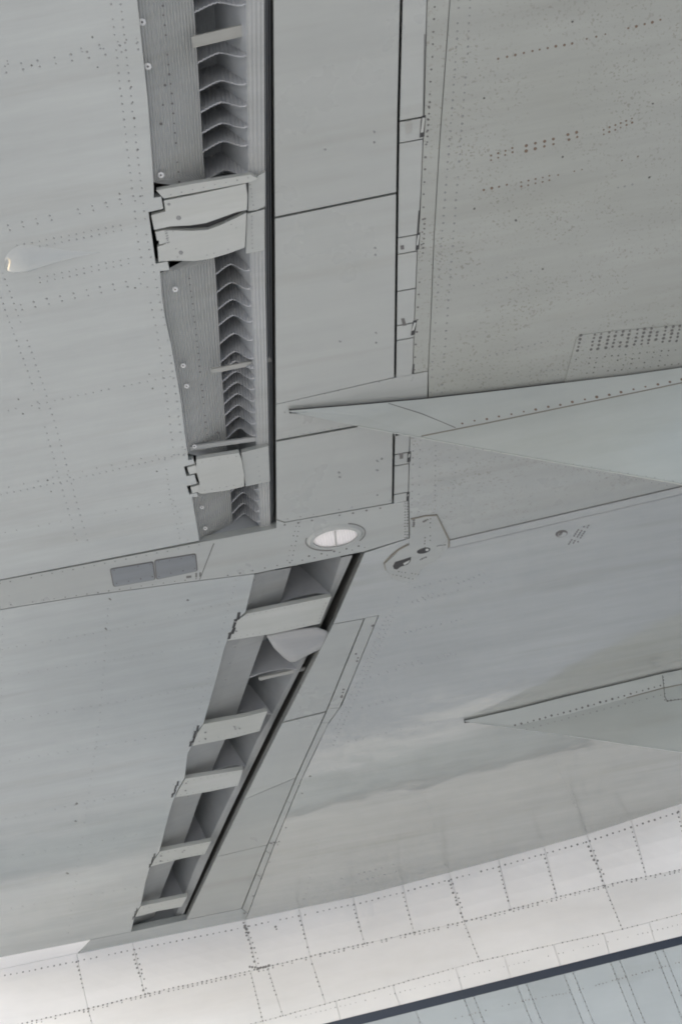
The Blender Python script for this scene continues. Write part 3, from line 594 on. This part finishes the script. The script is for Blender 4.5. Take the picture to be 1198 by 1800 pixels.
# actuator cowl over the tapering cove
def cowl():
    out = resample([(468, 1117), (510, 1107), (555, 1102), (578, 1110), (582, 1122), (575, 1137), (548, 1148), (525, 1160), (512, 1166), (498, 1156), (480, 1138), (468, 1117)], 9)[:-1]
    P = [at(x, y, .02) for x, y in out]; n = len(P); c = at(536, 1120, .02); m = MB(); v = []; k = 7
    for r in range(k):
        f = math.pi / 2 * r / k; v += [c + (p - c) * math.cos(f) ** .8 - Vector((0, 0, .022 * math.sin(f))) for p in P]
    m.add(v, [(r * n + i, r * n + (i + 1) % n, (r + 1) * n + (i + 1) % n, (r + 1) * n + i) for r in range(k - 1) for i in range(n)] + [tuple(range((k - 1) * n, k * n))])
    return m.build('actuator_cowl', M['cowl'], cv2, smooth=True)
M['cowl'] = paint('actuator_cowl_paint', (0.33, 0.335, 0.33), 0.25, coat=0.5, streak=0.1, wave=0.05)
cowl()

# ------------------------------------------------------------------ pylons
def pylon(stn, label, rows, seams, jg=0.022):
    c0, c1 = at(stn[0][0], stn[0][1]), at(stn[-2][0], stn[-2][1]); dr = (c1 - c0); dr.z = 0; dr.normalize()
    nin = Vector((-dr.y, dr.x, 0)); nin = nin if nin.y > 0 else -nin
    def hit(px, py, p0, off):
        d = ray(px, py); t = ((p0 - CAM).dot(nin) + off) / d.dot(nin); return CAM + d * t
    S = []
    for (x, yc, yh, yk, oh, ok) in stn:
        cr = at(x, yc, -jg); ch = hit(x, yh, cr, oh); ke = hit(x, yk, cr, ok)
        ch.z = min(ch.z, cr.z - .0005); ke.z = min(ke.z, ch.z - .0005)
        mir = lambda p: p + nin * (2 * (ok - (p - cr).dot(nin)))
        mid = ch.lerp(ke, .5) - nin * (0.03 * (ch - ke).length)
        S.append((cr, ch, mid, ke, mir(mid), mir(ch), mir(cr)))
    def loft(a, b, lift=0.0):
        m = MB(); W = b - a + 1; m.add([p - nin * 0 + Vector((0, 0, lift)) for s in S for p in s[a:b + 1]], [(i * W + j, (i + 1) * W + j, (i + 1) * W + j + 1, i * W + j + 1) for i in range(len(S) - 1) for j in range(W - 1)]); return m
    body = loft(1, 3).build('pylon', M['pylon'], plane, label=label, smooth=True); loft(3, 5).build('inboard_skin', M['pylon'], body, smooth=True)
    for a, b in ((0, 1), (5, 6)): loft(a, b).build('fairing_strip', M['pylon'], body)
    m = MB(); m.add([p for s_ in S for p in (s_[0], s_[6])], [(2 * i, 2 * i + 1, 2 * i + 3, 2 * i + 2) for i in range(len(S) - 1)]); m.build('top_web', M['upper'], body)
    m = MB()                                             # dark sheet in the pylon-wing gap, shade put into its colour
    for i in range(len(S) - 1):
        for k in (0, 6):
            a, b = S[i][k], S[i + 1][k]; off = nin * (0.008 if k == 0 else -0.008)
            m.add([a + off + Vector((0, 0, -.012)), b + off + Vector((0, 0, -.012)), b + off + Vector((0, 0, .024)), a + off + Vector((0, 0, .024))], [(0, 1, 2, 3)])
    m.build('joint_shade', M['dark'], body)
    m = MB()                                             # folded seam along the chine
    for i in range(3, len(S) - 1): m.bar(S[i][1], S[i + 1][1], (0, 0, 0.0022), -nin * 0.003)
    m.build('chine_seam', M['sealant'], body)
    m = MB()
    for i in range(2, len(S) - 1): m.bar(S[i][3], S[i + 1][3], (0, 0, 0.003), -nin * 0.003)
    m.build('keel_seam', M['pylon'], body)
    from mathutils.bvhtree import BVHTree
    allm = loft(0, 3); bv = BVHTree.FromPolygons(allm.v, allm.f)
    def where(x, y):
        loc, n, i, d = bv.ray_cast(CAM, ray(x, y).normalized())
        if loc is None: return hit(x, y, S[0][0], -0.01), Vector((0, 0, -1))
        return loc, (n if n.dot(ray(x, y)) < 0 else -n)
    for poly, step, r, mat in rows:
        q = Rivets(); q.row(poly, step, r, where=where, skip=.03); q.build(mat, body)
    for poly in seams:
        m = MB(); pts = [where(*p) for p in resample(poly, 12)]
        for (a, n), (b, n2) in zip(pts, pts[1:]): m.bar(a + n * .0005, b + n2 * .0005, n.cross((b - a).normalized()) * .0016, n * .0012)
        m.build('panel_seam', M['seam'], body)
    return body
pylon([(508, 722, 722.6, 723.5, .003, .006), (560, 717.5, 725, 734.5, .012, .025), (628, 712, 730, 749, .025, .05), (740, 702, 767, 769.5, .085, .09), (850, 690, 745, 790, .07, .13), (1000, 672, 714, 817, .05, .17), (1100, 660, 693.5, 834, .04, .2), (1198, 646, 673, 851, .03, .22), (1400, 619, 633, 887, .02, .26), (1560, 598, 604, 915, .01, .3)],
      'long tapering grey pylon with a line of rusty rivets, nearer of two',
      [([(812, 744), (905, 727), (1000, 708), (1198, 667)], 21.5, 3.0, M['rivet_rust']), ([(870, 803), (1000, 822), (1198, 858)], 14, 1.2, M['rivet_soft']), ([(800, 782), (1198, 848)], 16, 1.2, M['rivet_soft'])],
      [[(682, 709), (740, 727), (800, 752)]])
pylon([(815, 1267, 1267.6, 1268.4, .003, .006), (905, 1247, 1276, 1281, .045, .05), (1000, 1223, 1255, 1293, .05, .09), (1100, 1199.5, 1227, 1308, .045, .13), (1163, 1184, 1210, 1317, .04, .15), (1198, 1177, 1203, 1322, .035, .16), (1400, 1130, 1152, 1352, .03, .22), (1560, 1093, 1108, 1376, .02, .26)],
      'farther grey pylon close to the white fuselage',
      [([(905, 1275), (1000, 1250), (1160, 1205)], 11, 1.9, M['rivet']), ([(925, 1282), (1000, 1262), (1160, 1222)], 13, 1.4, M['rivet_soft']), ([(1172, 1232), (1198, 1229)], 6, 1.6, M['rivet']), ([(1165, 1190), (1168, 1230)], 6, 1.2, M['rivet'])],
      [[(1163, 1187), (1166, 1210), (1168, 1233), (1196, 1229)]], 0.011)

# ------------------------------------------------------------------ fuselage
def cyl(r, th0, th1, l0, l1, nth, nl):
    m = MB(); P = []
    for i in range(nl + 1):
        for j in range(nth + 1):
            th = lerp(th0, th1, j / nth); P.append(FC + AX * lerp(l0, l1, i / nl) + OUT * (r * math.cos(th)) + Vector((0, 0, r * math.sin(th))))
    W = nth + 1; m.add(P, [(i * W + j, i * W + j + 1, (i + 1) * W + j + 1, (i + 1) * W + j) for i in range(nl) for j in range(nth)]); return m
fus = cyl(FR - 0.012, R_(-180), R_(180), -9, 16, 72, 1).build('fuselage', M['white'], plane, smooth=True, label='white fuselage side with riveted panels, a navy stripe and grey belly')
panel('white_fillet', [(-320, 1746), (0, 1683), (162, 1651), (134, 1678), (0, 1705), (-320, 1772)], M['white'], fus, 0.0, 0.006, 0.02)
ROW0 = [(-400, 1786), (0, 1704), (134, 1676), (430, 1616), (640, 1572), (870, 1511), (1030, 1466), (1198, 1411), (1500, 1299)]
FUSM = MB()
ROW1 = [(-300, 1880), (50, 1797), (155, 1773), (255, 1748), (435, 1708), (600, 1668), (815, 1620), (1062, 1556), (1198, 1528), (1450, 1470)]
ROW2 = [(-300, 1985), (470, 1793), (600, 1757), (840, 1690), (1095, 1633), (1198, 1606), (1450, 1544)]
ROW3 = [(-300, 2013), (600, 1792), (1198, 1645), (1450, 1583)]
ROW4 = [(-300, 2036), (600, 1809), (1198, 1660), (1450, 1595)]
ROW5 = [(x, y + 165) for x, y in ROW4]
def fus_panel(name, top, bot, xt0, xt1, xb0, xb1, mat, gx=.3, gy=.3, proud=0.0, parent=None, root=False):
    nx, ny = max(3, int((xt1 - xt0) / 30)), 4; G = []
    for j in range(ny + 1):
        v = j / ny
        for i in range(nx + 1):
            u = i / nx; xt, xb = lerp(xt0 + gx, xt1 - gx, u), lerp(xb0 + gx, xb1 - gx, u)
            yt, yb = interp(top, xt, 0) + gy, interp(bot, xb, 0) - gy
            G.append(at(xt, yt, .004).lerp(on_fus(xb, yb)[0], v) + OUT * (.05 * v * (1 - v)) if root else on_fus(lerp(xt, xb, v), lerp(yt, yb, v), proud)[0])
    W = nx + 1; m = MB(); m.add(G, [(j * W + i, j * W + i + 1, (j + 1) * W + i + 1, (j + 1) * W + i) for j in range(ny) for i in range(nx)])
    FUSM.add(m.v, m.f)
    rim = [i for i in range(W)] + [j * W + nx for j in range(1, ny + 1)] + [ny * W + i for i in range(nx - 1, -1, -1)] + [j * W for j in range(ny - 1, 0, -1)]
    inn = []
    for k in rim:
        p = G[k]; n = p - FC; n -= AX * n.dot(AX); inn.append(p - n.normalized() * 0.009)
    n0 = len(m.v); L_ = len(rim); m.v += inn; m.f += [(rim[(k + 1) % L_], rim[k], n0 + k, n0 + (k + 1) % L_) for k in range(L_)]
    return m.build(name, mat, parent or fus, smooth=False)
fr1 = [(-300, -275), (-60, -35), (135, 155), (233, 255), (430, 452), (525, 545), (620, 640), (707, 727), (788, 815), (875, 897), (955, 978), (1030, 1062), (1108, 1135), (1190, 1215), (1300, 1326)]
for a, b in zip(fr1, fr1[1:]): fus_panel('skin_panel', ROW0, ROW1, a[0], b[0], a[1], b[1], M['white'], gy=0.25, root=True)
fr2 = [(-300, -275), (155, 180), (440, 462), (470, 497), (545, 572), (815, 843), (1062, 1093), (1330, 1360)]
for a, b in zip(fr2, fr2[1:]): fus_panel('skin_panel', ROW1, ROW2, a[0], b[0], a[1], b[1], M['white'])
fr3 = [(-300, -292), (462, 470), (590, 598), (690, 702), (800, 812), (885, 897), (972, 984), (1060, 1070), (1140, 1150), (1330, 1340)]
for a, b in zip(fr3, fr3[1:]): fus_panel('skin_panel', ROW2, ROW3, a[0], b[0], a[1], b[1], M['white'], gx=.3, gy=.25)
fus_panel('navy_stripe', ROW3, ROW4, -300, 1380, -296, 1386, M['blue'], gy=0.1, proud=.001)
fr4 = [(-300, -240)] + [(x, x + 60) for x in (480, 640, 730, 815, 832, 908, 924, 990, 1006, 1072, 1088, 1150, 1164, 1330)]
for a, b in zip(fr4, fr4[1:]): fus_panel('belly_panel', ROW4, ROW5, a[0], b[0], a[1], b[1], M['belly'], gx=.4, gy=.3)
from mathutils.bvhtree import BVHTree
FBV = BVHTree.FromPolygons(FUSM.v, FUSM.f)
def fus_hit(x, y):
    loc, n, i, d = FBV.ray_cast(CAM, ray(x, y).normalized())
    if loc is None: return on_fus(x, y)
    return loc, (n if n.dot(ray(x, y)) < 0 else -n)
rw = Rivets()
rw.row(ROW1, 8.5, 1.7, where=fus_hit); rw.row([(x, y + 4) for x, y in ROW1], 8.5, 1.4, where=fus_hit, skip=.35)
rw.row([(x, y + 13) for x, y in JOINT], 11, 1.7, where=fus_hit); rw.row(ROW2, 9, 1.2, where=fus_hit, skip=.15)
for (a, b), big in zip(fr1[2:-1], (0, 1, 1, 0, 0, 0, 1, 0, 0, 1, 0, 0)):
    pl = [(a, interp(JOINT, a, 0) + 14), (b, interp(ROW1, b, 0))]
    if big: rw.row(pl, 8, 2.1, where=fus_hit, skip=.03, jit=1.2); rw.row([(x + 5, y - 2) for x, y in pl], 9, 1.7, where=fus_hit, skip=.2, jit=1.2)
    else: rw.row(pl, 8, 1.6, where=fus_hit)
for a, b in fr2[1:-1]: rw.row([(a, interp(ROW1, a, 0) + 5), (b, interp(ROW2, b, 0))], 8, 1.3, where=fus_hit, skip=.15)
rw.row([(439, 1700), (456, 1702), (472, 1698)], 5, 2.6, where=fus_hit, skip=0); rw.row([(428, 1622), (436, 1640)], 6, 2.6, where=fus_hit, skip=0); rw.row([(484, 1629), (486, 1633)], 4, 2.6, where=fus_hit, skip=0)
for (a, b) in fr4[3:-1]: rw.row([(a + 1, interp(ROW4, a, 0) + 4), (b, interp(ROW5, b, 0))], 9, 1.0, where=fus_hit, skip=.2)
rw.row([(800, 1790), (925, 1758), (1000, 1745), (1198, 1690)], 6, 1.2, where=fus_hit, skip=.25)
rw.row([(520, 1788), (1198, 1624)], 9, .9, where=fus_hit, skip=.25)
rw.build(M['rivet_w'], fus)

# ------------------------------------------------------------------ closed structure above the skins
m = MB()
cor = [at(XL, -260), at(XR, -260), at(XR, 640), at(XR, 1378), at(1275, 1510), at(1198, 1560), at(640, 1690), at(135, 1800), at(XL, 1842), at(XL, 1041)]
lid = [Vector((p.x, p.y, ZW + EXT)) for p in cor]; m.prism(lid, 0.05)
for i in range(len(cor)):
    a, b = cor[i], cor[(i + 1) % len(cor)]
    if i in (4, 5, 6, 7): continue
    m.quad(Vector((a.x, a.y, ZW + .01)), Vector((b.x, b.y, ZW + .01)), Vector((b.x, b.y, ZW + EXT)), Vector((a.x, a.y, ZW + EXT)))
m.build('upper_skin', M['upper'], plane)
a, b = at(XL, -262), at(XR, -262)
m = MB(); m.prism([a, b, b + Vector((0.2, -9, 0)), a + Vector((.6, -9, 0))], EXT); m.build('outer_wing', M['dirty'], plane)
a, b = at(XR + 1, -260), at(XR + 1, 1378); nn = Vector((1, 0, 0)); m = MB(); n = 12; v = []   # rounded nose
for p in (a, b): v += [p + nn * (.28 * math.sin(math.pi * k / n)) + Vector((0, 0, (EXT + .05) * (1 - math.cos(math.pi * k / n)) / 2)) for k in range(n + 1)]
m.add(v, [(k, k + 1, n + 2 + k, n + 1 + k) for k in range(n)]); m.build('wing_nose', M['dirty'], plane, smooth=True)

# ------------------------------------------------------------------ ground
gm = paint('concrete_apron', (0.43, 0.43, 0.425), 0.85, stain=0.0, streak=0.12, wave=0.0, grime=0.2, vary=0.0)
g = mesh('ground', [(-400, -400, 0), (400, -400, 0), (400, 400, 0), (-400, 400, 0)], [(0, 1, 2, 3)], gm); g['kind'] = 'structure'
